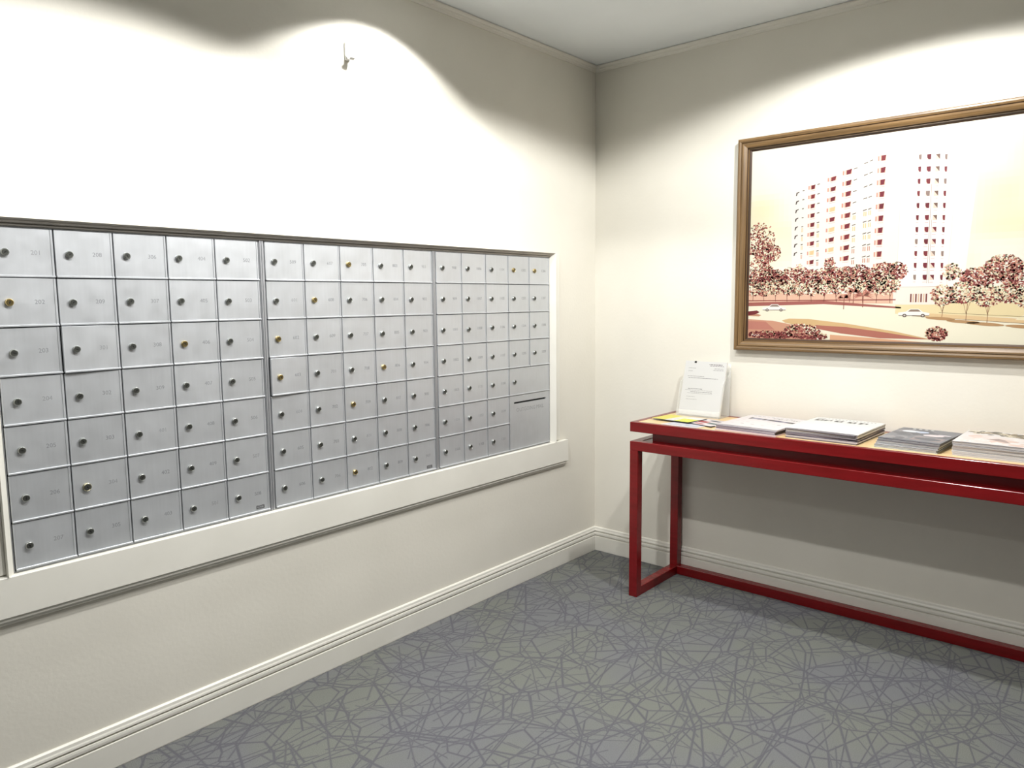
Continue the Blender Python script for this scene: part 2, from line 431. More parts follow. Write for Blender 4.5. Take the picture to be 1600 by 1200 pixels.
# ------------------------------------------------------------------ mailbox banks
def door_mesh(name, wy, hz, slot=False):
    """origin at the hinge (right) edge, bottom; spans y from -wy to 0, z 0..hz, front towards +x"""
    g = .0013
    mb = MB()
    y0, y1 = -wy+g, -g
    mb.cbox(-.004, .0030, y0, y1, .0028, hz-.0006, .0011)         # plate
    mb.cbox(.0012, .0062, y0, y1, .0014, .0062, .0008)            # rolled bottom lip
    mb.cbox(.0020, .0046, y1-.0066, y1-.0036, .0062, hz-.001, .0008)  # rib on the hinge side
    mb.cbox(.0020, .0038, y0, y0+.0028, .0062, hz-.001, .0008)    # folded edge on the lock side
    return mb.mesh(name, M['alu'])
DOOR = door_mesh('door', PW, RH)
WIDE = door_mesh('wide_door', PW*2, RH)
def lock_mesh(name, body, plug, r=.0096):
    mb = MB()
    mb.lathe([(r*.98, 0), (r, .0016), (r*.97, .0058), (r*.86, .0070), (r*.80, .0064)], axis='x', n=20, mi=0)
    mb.lathe([(r*.74, .0060), (r*.70, .0074), (r*.30, .0072)], axis='x', n=20, mi=1)
    mb.box(.0066, .00755, -.0009, .0009, -.0042, .0042, 2)
    mb.lathe([(.0019, .0066), (.0019, .0076)], axis='x', n=10, mi=2)
    return mb.mesh(name, [body, plug, M['black']])
LOCK = lock_mesh('lock', M['steel'], M['plug'])
LOCKB = lock_mesh('lock', M['brass'], M['brassplug'])
LOCKBIG = lock_mesh('lock', M['brasspale'], M['plug'], .0112)
def text_mesh(txt, size):
    cu = bpy.data.curves.new('text', 'FONT'); cu.body = txt; cu.size = size; cu.align_x = 'CENTER'; cu.align_y = 'CENTER'
    cu.resolution_u = 2; cu.extrude = .00015
    o = bpy.data.objects.new('text', cu); COL.objects.link(o)
    dg = bpy.context.evaluated_depsgraph_get(); dg.update()
    me = bpy.data.meshes.new_from_object(o.evaluated_get(dg))
    bpy.data.objects.remove(o); bpy.data.curves.remove(cu)
    me.transform(Matrix(((0, 0, 1, 0), (1, 0, 0, 0), (0, 1, 0, 0), (0, 0, 0, 1))))
    me.materials.clear()
    return me
# locks of brass, (module, column, row) counted from the left and the top
BRASS = {(0, 0, 1), (0, 3, 2), (1, 2, 0), (1, 1, 1), (1, 0, 2), (1, 0, 3), (1, 3, 3), (1, 2, 4), (1, 2, 6), (2, 4, 0), (2, 3, 0)}
AJAR = {(0, 0, 2): .6, (0, 1, 2): 2.2, (1, 0, 3): 2.4, (0, 0, 1): .9, (0, 1, 0): .4}
UNIT_LABEL = ['nearest bank of grey aluminium mailboxes at the left edge of the wall, 35 numbered doors',
              'middle bank of 35 grey aluminium mailboxes between the two taller seams',
              'bank of grey aluminium mailboxes nearest the room corner, with a slotted outgoing mail door']
rnd = random.Random(5)
for mi_, (ya, yb) in enumerate(MOD):
    unit = empty('mailbox_bank', (0, (ya+yb)/2, ZB))
    tag(unit, UNIT_LABEL[mi_], 'mailboxes', 'mailbox banks in the left wall')
    oy, oz = (ya+yb)/2, ZB
    mb = MB()
    gl = G/2-.0002 if mi_ > 0 else .003
    gr = G/2-.0002 if mi_ < 2 else .003
    mb.box(-.12, -.007, ya-oy-gl, yb-oy+gr, -.003, ZT-ZB+.003, 0)            # dark box behind the doors
    mb.cbox(-.02, .0015, ya-oy-gl, ya-oy-.0008, -.003, ZT-ZB+.003, .0008, 1)   # flanges
    mb.cbox(-.02, .0015, yb-oy+.0008, yb-oy+gr, -.003, ZT-ZB+.003, .0008, 1)
    if mi_ < 2: mb.cbox(-.02, .0048, yb-oy+.0035, yb-oy+gr-.0015, -.003, ZT-ZB+.003, .0008, 1)
    if mi_ > 0: mb.cbox(-.02, .0036, ya-oy-gl+.0005, ya-oy-gl+.0050, -.003, ZT-ZB+.003, .0008, 1)
    mb.cbox(-.02, .0022, ya-oy, yb-oy, -.0032, -.0002, .0006, 1)
    mb.cbox(-.02, .0022, ya-oy, yb-oy, ZT-ZB+.0002, ZT-ZB+.0032, .0006, 1)
    for rr in range(1, 7):
        mb.box(-.012, -.0060, ya-oy, yb-oy, rr*RH-.0015, rr*RH+.0015, 0)
    mb.build('frame', [M['dark'], M['alu_frame']], unit)
    for c in range(5):
        for r in range(7):
            if mi_ == 2 and c >= 3 and r >= 4: continue
            yh = ya+(c+1)*PW-oy; zb = ZT-(r+1)*RH-oz
            d = link('door', DOOR, unit, (0, yh, zb))
            if (mi_, c, r) in AJAR: d.rotation_euler = (0, 0, math.radians(AJAR[(mi_, c, r)]))
            br = (mi_, c, r) in BRASS
            big = (mi_, c, r) == (0, 1, 5)
            l = link('lock', LOCKBIG if big else (LOCKB if br else LOCK), d, (.0030, -PW+.034+rnd.uniform(-.0012, .0012), RH/2+rnd.uniform(-.0012, .0012)))
            l.rotation_euler = (rnd.choice([0, .5, -.7, 1.2, .2, -.3, 2.2]), 0, 0)
            if br or big: l['label'] = 'brass lock'
            idx = (mi_*5+c)*7+r
            if mi_ == 2 and c == 4: idx = 95+r
            num = str(2+idx//9)+'0'+str(idx % 9+1)
            tm = text_mesh(num, .0160)
            tm.materials.append(M['num'] if (idx % 3) else M['numfaint'])
            link('number', tm, d, (.0031, -PW+.103, RH/2+.001))
    if mi_ == 2:
        yh = yb-oy
        d = link('wide_door', WIDE, unit, (0, yh, ZT-5*RH-oz))
        link('lock', LOCK, d, (.0030, -2*PW+.034, RH/2))
        # tall outgoing door with a mail slot: plate built round the slot
        H2 = 2*RH; W2 = 2*PW
        mb = MB(); g = .0013
        sy0, sy1, sz0, sz1 = -W2+.030, -.030, H2-.0375, H2-.0290
        y0, y1 = -W2+g, -g
        mb.box(-.004, .0030, y0, y1, .0028, sz0); mb.box(-.004, .0030, y0, y1, sz1, H2-.0006)
        mb.box(-.004, .0030, y0, sy0, sz0, sz1); mb.box(-.004, .0030, sy1, y1, sz0, sz1)
        # rounded slot ends
        for cy, sgn in ((sy0, 1), (sy1, -1)):
            rz = (sz1-sz0)/2; cz = (sz0+sz1)/2
            for e in (-1, 1):
                pts = [(.0030, cy, cz+e*rz)]
                for q in range(0, 7):
                    a = PI/2*q/6
                    pts.append((.0030, cy+sgn*rz*(1-math.sin(a+0)), cz+e*rz*math.cos(a)) if False else (.0030, cy+sgn*rz*(1-math.cos(a)), cz+e*rz*math.sin(a)))
                mb.quad(pts)
        mb.cbox(.0020, .0040, y1-.0066, y1-.0036, .0062, H2-.001, .0006)
        mb.cbox(.0015, .0050, y0, y1, .0014, .0050, .0008)
        dd = mb.build('outgoing_mail_door', M['alu'], unit, loc=(0, yh, ZT-7*RH-oz))
        dd['label'] = 'tall door with a horizontal mail slot'
        mb = MB(); mb.box(-.0065, -.0045, sy0-.004, sy1+.004, sz0-.004, sz1+.004); mb.build('mail_slot', M['black'], dd)
        tm = text_mesh('OUTGOING MAIL', .0250); tm.materials.append(M['numfaint'])
        link('engraving', tm, dd, (.0031, -W2/2, sz0-.030))
    if mi_ < 2:
        mb = MB(); mb.box(0.0031, .0036, -.014, .014, -.006, .006, 0)
        mb.box(.0036, .0038, -.0125, .0125, .0035, .0045, 1); mb.box(.0036, .0038, -.0125, .0125, -.0048, -.0040, 1)
        for q in range(6): mb.box(.0036, .0038, -.011+q*.0038, -.0085+q*.0038, -.0018, .0015, 1)
        pl = mb.build('maker_plate', [M['plate'], M['alu']], unit, loc=(0, yb-.036-oy, .0175))
        pl['label'] = 'small dark maker plate on the lowest right door'

# ------------------------------------------------------------------ wall hook
hk = empty('wall_hook', (0, -1.506, 2.126))
tag(hk, 'small white plastic hook stuck high on the left wall', 'hook')
mb = MB(); mb.cbox(.0002, .0065, -.010, .010, .004, .064, .0012); mb.build('back_plate', M['hook'], hk)
mb = MB()
path = [(.004, .022), (.012, .010), (.018, .0035), (.026, .002), (.033, .008), (.036, .020)]
for (xa, za), (xb, zb) in zip(path, path[1:]):
    mb.quad([(xa, -.0085, za), (xb, -.0085, zb), (xb, .0085, zb), (xa, .0085, za)])
    mb.quad([(xa-.001, -.0085, za+.004), (xb-.002, -.0085, zb+.004), (xb-.002, .0085, zb+.004), (xa-.001, .0085, za+.004)])
    for sy in (-.0085, .0085): mb.quad([(xa, sy, za), (xb, sy, zb), (xb-.002, sy, zb+.004), (xa-.001, sy, za+.004)])
mb.build('hook_arm', M['hook'], hk)

# ------------------------------------------------------------------ red console table
TX0, TX1, TYF, TYB, LW = .4706, 2.36, -.4213, -.0150, .0397
Zs1, Zs0, Zf1, Zf0 = .7798, .7377, .6958, .6558
tb = empty('console_table', ((TX0+TX1)/2, (TYF+TYB)/2, 0))
tag(tb, 'long red lacquered console table with tan inset top standing against the wall under the picture', 'table')
ox, oy = (TX0+TX1)/2, (TYF+TYB)/2
def tbox(name, x0, x1, y0, y1, z0, z1, mt, c=.0012):
    q = MB(); q.cbox(x0-ox, x1-ox, y0-oy, y1-oy, z0, z1, c); return q.build(name, mt, tb)
RIM = .024
# tabletop with raised rim (mitred frame) and inset panel
mb = MB()
X0, X1, Y0, Y1 = TX0-ox, TX1-ox, TYF-oy, TYB-oy
mb.cbox(X0, X1, Y0, Y0+RIM, Zs0, Zs1, .0012); mb.cbox(X0, X1, Y1-RIM, Y1, Zs0, Zs1, .0012)
mb.cbox(X0, X0+RIM, Y0+RIM-.001, Y1-RIM+.001, Zs0, Zs1, .0012); mb.cbox(X1-RIM, X1, Y0+RIM-.001, Y1-RIM+.001, Zs0, Zs1, .0012)
mb.box(X0+RIM, X1-RIM, Y0+RIM, Y1-RIM, Zs0+.001, Zs1-.006)
mb.build('tabletop', M['red'], tb)
tbox('inset_panel', TX0+RIM+.0002, TX1-RIM-.0002, TYF+RIM+.0002, TYB-RIM-.0002, Zs1-.0055, Zs1-.0010, M['inset'], .0004)['label'] = 'tan inset panel'
tbox('spacer', TX0+.085, TX1-.085, TYF+.045, TYB-.045, Zf1-.02, Zs0+.0005, M['red'])
tbox('apron_rail', TX0, TX1, TYF, TYF+LW, Zf0, Zf1, M['red'])
tbox('apron_rail', TX0, TX1, TYB-LW, TYB, Zf0, Zf1, M['red'])
tbox('apron_rail', TX0, TX0+LW, TYF+LW-.001, TYB-LW+.001, Zf0, Zf1, M['red'])
tbox('apron_rail', TX1-LW, TX1, TYF+LW-.001, TYB-LW+.001, Zf0, Zf1, M['red'])
tbox('apron_panel', TX0+LW-.001, TX1-LW+.001, TYF+LW-.001, TYB-LW+.001, Zf1-.016, Zf1-.002, M['red'])
for x in (TX0, TX1-LW):
    for y in (TYF, TYB-LW):
        tbox('leg', x, x+LW, y, y+LW, 0, Zf0+.0005, M['red'])
    tbox('floor_rail', x+.0004, x+LW-.0004, TYF+LW-.001, TYB-LW+.001, 0, LW, M['red'])
tbox('floor_rail', TX0+LW-.001, TX1-LW+.001, TYB-LW, TYB, 0, LW, M['red'])

# ------------------------------------------------------------------ picture
PX0, PX1, PZ0, PZ1 = .7583, 2.30, 1.0792, 1.9801
FD = .037          # depth of the frame
pf = empty('framed_picture', ((PX0+PX1)/2, 0, PZ0))
tag(pf, 'large wood-framed sepia rendering of a tall white apartment building hanging over the red table', 'picture')
cx = (PX0+PX1)/2
prof = [(0, .004), (0, FD-.006), (.004, FD-.001), (.010, FD), (.0165, FD-.002), (.0185, FD-.006), (.0205, FD-.003), (.027, FD-.004), (.034, FD-.0075),
        (.040, FD-.012), (.0410, FD-.021), (.0455, FD-.021), (.0475, FD-.026), (.0535, FD-.031), (.0535, .0045)]
DK = {5, 9, 11, 12}      # grooves and inner lip in darker oak, shade of the rabbet painted in
PH = PZ1-PZ0; PWD = PX1-PX0
corner = [((-PWD/2, 0), (1, 1)), ((PWD/2, 0), (-1, 1)), ((PWD/2, PH), (-1, -1)), ((-PWD/2, PH), (1, -1))]
for k in range(4):
    (c0, d0), (c1, d1) = corner[k], corner[(k+1) % 4]
    mb = MB(); n = len(prof)
    for (cc, dd_) in ((c0, d0), (c1, d1)):
        for off, dep in prof: mb.v.append((cc[0]+dd_[0]*off, -dep, cc[1]+dd_[1]*off))
    for i in range(n):
        j = (i+1) % n
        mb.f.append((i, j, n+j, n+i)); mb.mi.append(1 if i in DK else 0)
    mb.f.append(tuple(range(n))[::-1]); mb.mi.append(0); mb.f.append(tuple(range(n, 2*n))); mb.mi.append(0)
    hv = 'h' if k % 2 == 0 else 'v'
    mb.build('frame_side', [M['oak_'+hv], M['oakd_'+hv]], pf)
mb = MB(); mb.box(-PWD/2+.02, PWD/2-.02, -.0038, -.0010, .02, PH-.02); mb.build('backing', M['oakd_h'], pf)

# the print; u from x=.80, v from z=1.12
U1 = PX1-.054-.80+.004; V1 = PZ1-.054-1.12+.004
U0, V0 = .010, .009
P = Print(.00005)
R = random.Random(11)
# sky as a fine grid of washes
nu, nv = 70, 34
for i in range(nu):
    for j in range(nv):
        a, b = U0+(U1-U0)*i/nu, U0+(U1-U0)*(i+1)/nu
        c, d = V0+(V1-V0)*j/nv, V0+(V1-V0)*(j+1)/nv
        q = noise.noise(Vector((a*3.1, c*5.5, 3.3)))*.5+.5+noise.noise(Vector((a*8, c*13, 9.3)))*.16
        q += .35*math.exp(-((a-.05)**2/.01+(c-.55)**2/.006))+.25*math.exp(-((a-1.0)**2/.02+(c-.66)**2/.01))
        q = max(0, min(1, (q-.45)*1.7))
        P.rect(a, c, b, d, (250-1*q, 247-8*q, 232-44*q), 0)
# ground
P.rect(U0, V0, U1, .165, (252, 246, 222), 1)
P.poly([(U0, .165), (U1, .150), (U1, .205), (U0, .215)], (236, 192, 166), 2)
P.poly([(.60, .120), (U1, .095), (U1, .185), (.60, .175)], (244, 226, 178), 3)
P.poly([(U0, .150), (.33, .158), (.62, .140), (.62, .146), (.33, .172), (U0, .166)], (170, 100, 92), 3)
P.poly([(U0, .128), (.05, .132), (.062, .124), (.04, .114), (U0, .110)], (120, 44, 48), 4)
P.poly([(U0, .108), (.06, .106), (.07, .112), (.04, .120), (U0, .112)], (202, 150, 120), 3)
P.poly([(U0, V0), (.30, V0), (.22, .070), (.12, .088), (U0, .094)], (216, 160, 132), 4)
P.poly([(U0, .050), (.13, .050), (.09, .084), (U0, .086)], (200, 132, 116), 5)
P.poly([(.160, .090), (.19, .098), (.27, .097), (.42, .080), (.60, .052), (.73, .024), (.60, .026), (.40, .046), (.25, .066), (.175, .080)], (224, 188, 136), 5)
P.poly([(.30, .072), (.42, .066), (.55, .050), (.72, .024), (.55, .024), (.40, .040), (.30, .058)], (186, 116, 100), 6)
P.poly([(.36, .034), (.72, .012), (.72, V0), (.36, V0)], (232, 178, 140), 5)
P.poly([(.66, .112), (U1, .060), (U1, .078), (.66, .125)], (236, 204, 156), 5)
P.line(.66, .112, U1, .058, .0012, (120, 96, 70), 7)
P.line(.75, .125, U1, .090, .0012, (120, 108, 84), 7)
for (x, y, rx) in ((.755, .103, .05), (.83, .092, .055), (.90, .084, .06), (1.02, .076, .06), (1.16, .070, .06), (1.30, .064, .05)):
    P.ell(x, y, rx, .006, (192, 152, 108), 8, rot=-.06)
P.poly([(.99, .10), (U1, .085), (U1, .13), (1.03, .13)], (250, 238, 200), 6)
# building
P.poly([(.182, .650), (.318, .668), (.545, .731), (.600, .752), (.600, .200), (.200, .20)], (250, 243, 233), 3)
P.poly([(.600, .752), (.786, .724), (.856, .714), (.822, .160), (.600, .160)], (253, 249, 243), 3)
P.line(.600, .752, .600, .2, .0012, (232, 220, 206), 4)
P.line(.786, .724, .770, .2, .0012, (236, 226, 214), 4)
P.rect(.59, .155, .735, .222, (248, 240, 228), 4); P.line(.59, .222, .735, .222, .0015, (200, 175, 160), 5)
for q in range(7):
    x = .650+q*.0088
    P.rect(x, .164, x+.0052, .196, (128, 62, 58) if q % 2 == 0 else (226, 196, 170), 5)
MAR = [(122, 38, 52), (128, 44, 52), (112, 34, 46)]; TAN = (232, 200, 150); GRY = (100, 84, 84)
def lerp(a, b, t): return (a[0]+(b[0]-a[0])*t, a[1]+(b[1]-a[1])*t)
def column(a, b, n, wd, hh, skew, style):
    for k in range(n):
        x, y = lerp(a, b, k/(n-1))
        if style == 'win':
            tan = R.random() < .18
            P.rect(x-wd*.9, y-hh*.5, x-wd*.62, y+hh*.35, (225, 160, 140), 4, 0)
            P.rect(x-wd*.5, y-hh*.55, x+wd*.5, y+hh*.45, (238, 190, 165) if not tan else (240, 220, 180), 4, skew)
            P.poly([(x-wd*.3, y-hh*.5), (x+wd*.34, y-hh*.5+skew), (x+wd*.5, y+hh*.5+skew), (x-wd*.3, y+hh*.4)], TAN if tan else R.choice(MAR), 5)
            P.line(x-wd*.5, y-hh*.85, x+wd*.5, y-hh*.85+skew, .0013, (222, 150, 140), 5)
        elif style == 'hook':
            P.poly([(x-.006, y-.009), (x-.002, y-.009), (x+.0015, y+.001), (x+.008, y+.004), (x+.008, y+.008), (x-.004, y+.004)], (78, 66, 62), 5)
        elif style == 'dash':
            P.rect(x-wd*.5, y, x+wd*.5, y+.0035, (96, 84, 74), 5, skew)
            if k > 3:
                for e in (-.35, .15):
                    P.rect(x+wd*e, y-.020, x+wd*(e+.28), y-.003, (236, 206, 150) if k < 7 else (206, 150, 130), 5)
        elif style == 'front':
            c = R.choice(MAR) if R.random() < .75 else (150, 128, 120)
            P.rect(x-wd*.5, y-hh*.5, x+wd*.5, y+hh*.5, (240, 215, 195), 4)
            if skew: P.poly([(x-wd*.5, y+hh*.5), (x+wd*.5, y+hh*.5), (x+wd*.5, y-hh*.5)], (124, 96, 84) if k < 6 else c, 5)
            else: P.poly([(x-wd*.45, y-hh*.1), (x-wd*.1, y-hh*.5), (x+wd*.45, y-hh*.5), (x+wd*.5, y+hh*.5), (x-wd*.5, y+hh*.5)], c, 5)
            P.line(x-wd*.5, y-hh*.95, x+wd*.4, y-hh*.95, .0012, (215, 140, 135), 5)
column((.209, .612), (.207, .367), 8, .01, .01, 0, 'hook')
column((.234, .620), (.233, .365), 8, .008, .01, .001, 'dash')
column((.271, .632), (.275, .292), 10, .020, .017, .002, 'win')
column((.294, .639), (.299, .296), 10, .010, .01, .002, 'dash')
column((.350, .656), (.350, .336), 9, .024, .017, .003, 'win')
column((.408, .676), (.409, .297), 10, .025, .019, .003, 'win')
column((.434, .684), (.436, .291), 10, .013, .01, .004, 'dash')
column((.472, .700), (.478, .295), 10, .014, .01, .004, 'dash')
column((.491, .707), (.494, .294), 10, .012, .01, .004, 'dash')
column((.533, .716), (.532, .306), 10, .021, .021, 0, 'win')
column((.661, .702), (.662, .258), 11, .0095, .019, 0, 'front')
column((.691, .699), (.696, .257), 11, .014, .019, 0, 'front')
column((.720, .696), (.720, .256), 11, .014, .019, 1, 'front')
column((.747, .692), (.752, .255), 11, .0085, .019, 0, 'front')
P.line(.704, .60, .704, .235, .0014, (170, 140, 120), 6)
P.line(.710, .47, .710, .235, .0012, (170, 140, 120), 6)
# foliage
DKR = [(142, 66, 66), (156, 78, 74), (128, 52, 56)]; MID = [(206, 136, 118), (220, 160, 136), (190, 116, 102)]
LGT = [(250, 242, 206), (246, 230, 192), (250, 246, 220), (240, 212, 174)]
GRN = [(170, 158, 120), (140, 124, 98)]
def crown_(x, y, rx, ry, n, mix, s=.0046, lay=7):
    """mix = probabilities (dark, mid, light)"""
    for k in range(n):
        a = R.uniform(0, 2*PI); r = math.sqrt(R.random())
        px, py = x+rx*r*math.cos(a), y+ry*r*math.sin(a)
        if not (U0+.004 < px < U1-.004 and V0+.004 < py < V1): continue
        h = (py-y)/ry
        t = R.random()+h*.22
        pal = DKR if t < mix[0] else (MID if t < mix[0]+mix[1] else LGT)
        if R.random() < .04: pal = GRN
        P.ell(px, py, s*R.uniform(.5, 1.3), s*R.uniform(.35, .9), R.choice(pal), lay+R.randrange(4), 6, R.uniform(-1, 1), .3, R)
def trunk(x, y0, y1, wd=.002, c=(140, 84, 70)):
    P.line(x, y0, x+R.uniform(-.006, .006), y1, wd, c, 7)
    P.line(x, (y0+y1)/2, x+.012, y1+.008, wd*.7, c, 7); P.line(x, (y0+y1)/2, x-.011, y1+.006, wd*.7, c, 7)
crown_(.050, .435, .070, .070, 520, (.42, .32)); crown_(.085, .375, .062, .045, 420, (.50, .32)); crown_(.05, .29, .06, .06, 420, (.5, .3))
crown_(.135, .270, .028, .026, 110, (.55, .3)); crown_(.10, .29, .02, .03, 70, (.5, .3))
for q in range(13):
    x = .05+q*.046
    crown_(x, .268+R.uniform(-.012, .022), .036, .034, 190, (.55, .35))
for q in range(12):
    x = .03+q*.050
    trunk(x, .172-.001*q, .212)
    crown_(x, .228+R.uniform(-.006, .010), .036, .034, 240, (.13, .30), .0048)
for x, y in ((.225, .300), (.348, .318), (.348, .300), (.410, .285), (.583, .290)):
    crown_(x, y, .022, .024, 70, (.30, .40), .0040); trunk(x, .21, y)
crown_(.500, .255, .034, .038, 150, (.65, .3)); crown_(.560, .235, .040, .045, 200, (.12, .25))
def palm(x, y, s, n=13):
    for k in range(n):
        a = PI*(k/(n-1))*1.15-.25
        ex, ey = x+s*math.cos(a), y+s*.75*math.sin(a)
        P.poly([(x, y), (x+(ex-x)*.5-.002, y+(ey-y)*.5+.006), (ex, ey-.006), (x+(ex-x)*.5+.002, y+(ey-y)*.5-.001)], R.choice(MID), 12)
    P.line(x, y, x-.001, y-.045, .003, (150, 90, 76), 11)
palm(.482, .190, .040); palm(.410, .182, .028); palm(.446, .205, .026)
for x, y, rx, ry, n, mx in ((.945, .285, .060, .045, 280, (.40, .50)), (.88, .255, .070, .035, 260, (.35, .45)), (1.0, .250, .06, .05, 300, (.45, .45)), (1.09, .27, .07, .06, 330, (.4, .4)), (1.22, .25, .08, .06, 340, (.4, .4)), (1.35, .27, .08, .08, 340, (.4, .4)),
                             (.785, .275, .030, .030, 110, (.10, .25)), (.760, .190, .040, .040, 200, (.14, .35)), (.83, .200, .055, .040, 260, (.12, .25)),
                             (.900, .185, .048, .038, 230, (.10, .22)), (.965, .195, .05, .035, 220, (.12, .25)), (1.02, .180, .045, .035, 200, (.14, .25)), (1.10, .185, .05, .035, 200, (.12, .25)),
                             (1.19, .180, .05, .035, 200, (.12, .25)), (1.29, .180, .05, .035, 200, (.12, .25)), (1.39, .18, .04, .035, 160, (.12, .25))):
    crown_(x, y, rx, ry, int(n*1.5), mx, .0048)
for x, b in ((.760, .100), (.838, .085), (.905, .080), (1.02, .076), (1.12, .072), (1.22, .07), (1.33, .066)): trunk(x, b, .158, .0022, (170, 130, 100))
P.rect(U0, .172, .60, .176, (150, 70, 66), 7)
# bushes, cars, signature
crown_(.245, .045, .075, .030, 420, (.52, .34), .0050, 9); crown_(.11, .028, .10, .016, 300, (.85, .12), .0050, 9); crown_(.31, .026, .04, .014, 110, (.5, .3), .005, 9)
crown_(.745, .046, .036, .026, 240, (.40, .50), .0048, 9)
def car(x, y, s):
    P.poly([(x-.050*s, y-.008*s), (x-.052*s, y+.002*s), (x-.026*s, y+.006*s), (x-.012*s, y+.016*s), (x+.016*s, y+.016*s), (x+.030*s, y+.005*s), (x+.052*s, y+.001*s), (x+.050*s, y-.008*s)], (252, 250, 244), 12)
    P.poly([(x-.020*s, y+.006*s), (x-.010*s, y+.014*s), (x+.014*s, y+.014*s), (x+.024*s, y+.006*s)], (150, 130, 116), 13)
    P.line(x-.050*s, y-.008*s, x+.050*s, y-.008*s, .002, (100, 84, 76), 13)
    for e in (-.03, .03): P.ell(x+e*s, y-.008*s, .007*s, .006*s, (96, 80, 74), 14); P.ell(x+e*s, y-.008*s, .0035*s, .003*s, (225, 215, 205), 15)
car(.125, .142, 1.0); car(.665, .122, 1.05)
sgx = .030
for k in range(6):
    P.line(sgx+k*.006, .022+(k % 2)*.006, sgx+(k+1)*.006-.001, .022+((k+1) % 2)*.007, .0014, (248, 232, 226), 15)
me = P.mesh('print', M['print'], lambda x, y, h: (x+.80-cx, -.0060-h, y+1.12-PZ0))
link('print', me, pf)

# ------------------------------------------------------------------ paper holder on the table
ZT_ = Zs1-.0010+.0002       # surface of the inset panel
hd = empty('brochure_holder', (.640, -.085, ZT_))
tag(hd, 'clear acrylic form holder standing on the left end of the red table', 'holder')
mb = MB()
hw = .104
mb.box(-hw, hw, -.045, .052, 0, .0025)                    # base
mb.prism([(.052, .0), (.0545, .0), (.0665, .235), (.064, .235)], 'x', -hw, hw)   # back, leaning
mb.box(-hw, hw, -.0475, -.045, 0, .030)                    # front lip
mb.build('body', M['acrylic'], hd)
for sx in (-hw, hw-.0022):
    mb = MB(); mb.prism([(-.0475, .0), (.054, .0), (.064, .200), (-.012, .150)], 'x', sx, sx+.0022); mb.build('side_panel', M['acrylic'], hd)
# the forms: a pad of sheets leaning back in the holder
def lean_sheet(name, w_, h_, t, mt, parent, x0, y0, z0, ang):
    q = MB(); q.box(-w_/2, w_/2, -t, 0, 0, h_); o = q.build(name, mt, parent); o.location = (x0, y0, z0); o.rotation_euler = (-ang, 0, 0); return o
fm_ = empty('form_stack', (.640, -.085, ZT_+.004))
tag(fm_, 'stack of white printed forms leaning in the clear holder on the table', 'papers')
LA = math.radians(16)
lean_sheet('sheets', .200, .247, .010, M['paper'], fm_, 0, -.026, 0, LA)
F = Print(.00004)
F.rect(-.1, 0, .1, .247, (238, 238, 236), 0)
G1 = (150, 150, 155)
def words(y, x0, x1, hh, col, lay=1, rr=R):
    x = x0
    while x < x1:
        wl = rr.uniform(.004, .014); F.rect(x, y, min(x+wl, x1), y+hh, col, lay); x += wl+.0025
words(.232, .018, .080, .0028, (86, 70, 78)); words(.226, .022, .088, .0022, (110, 94, 102)); words(.214, .045, .086, .002, (154, 150, 154)); words(.207, .040, .088, .002, (154, 154, 154))
words(.213, -.080, -.045, .002, (154, 154, 154)); words(.200, -.080, -.060, .002, (154, 154, 154))
words(.176, -.080, .000, .002, (150, 150, 150)); words(.168, -.075, .068, .0022, (126, 126, 130))
words(.118, -.070, .000, .0024, (110, 110, 114)); words(.112, -.082, .050, .0014, (154, 154, 156)); words(.104, -.055, .048, .0024, (130, 130, 134)); words(.098, -.07, .05, .0014, (162, 162, 164))
words(.082, -.072, -.030, .0016, (167, 167, 167)); words(.070, -.072, -.020, .0016, (170, 170, 170))
o = link('form_print', F.mesh('form_print', M['print'], lambda x, y, h: (x, -.0102-h, y)), fm_)
o.location = (0, -.026, 0); o.rotation_euler = (-LA, 0, 0)
mb = MB(); mb.cbox(-.055, -.045, -.0125, -.0100, .238, .2465, .0006); o = mb.build('hole_mark', M['black'], fm_)
o.location = (0, -.026, 0); o.rotation_euler = (-LA, 0, 0); o['label'] = 'small black clip'

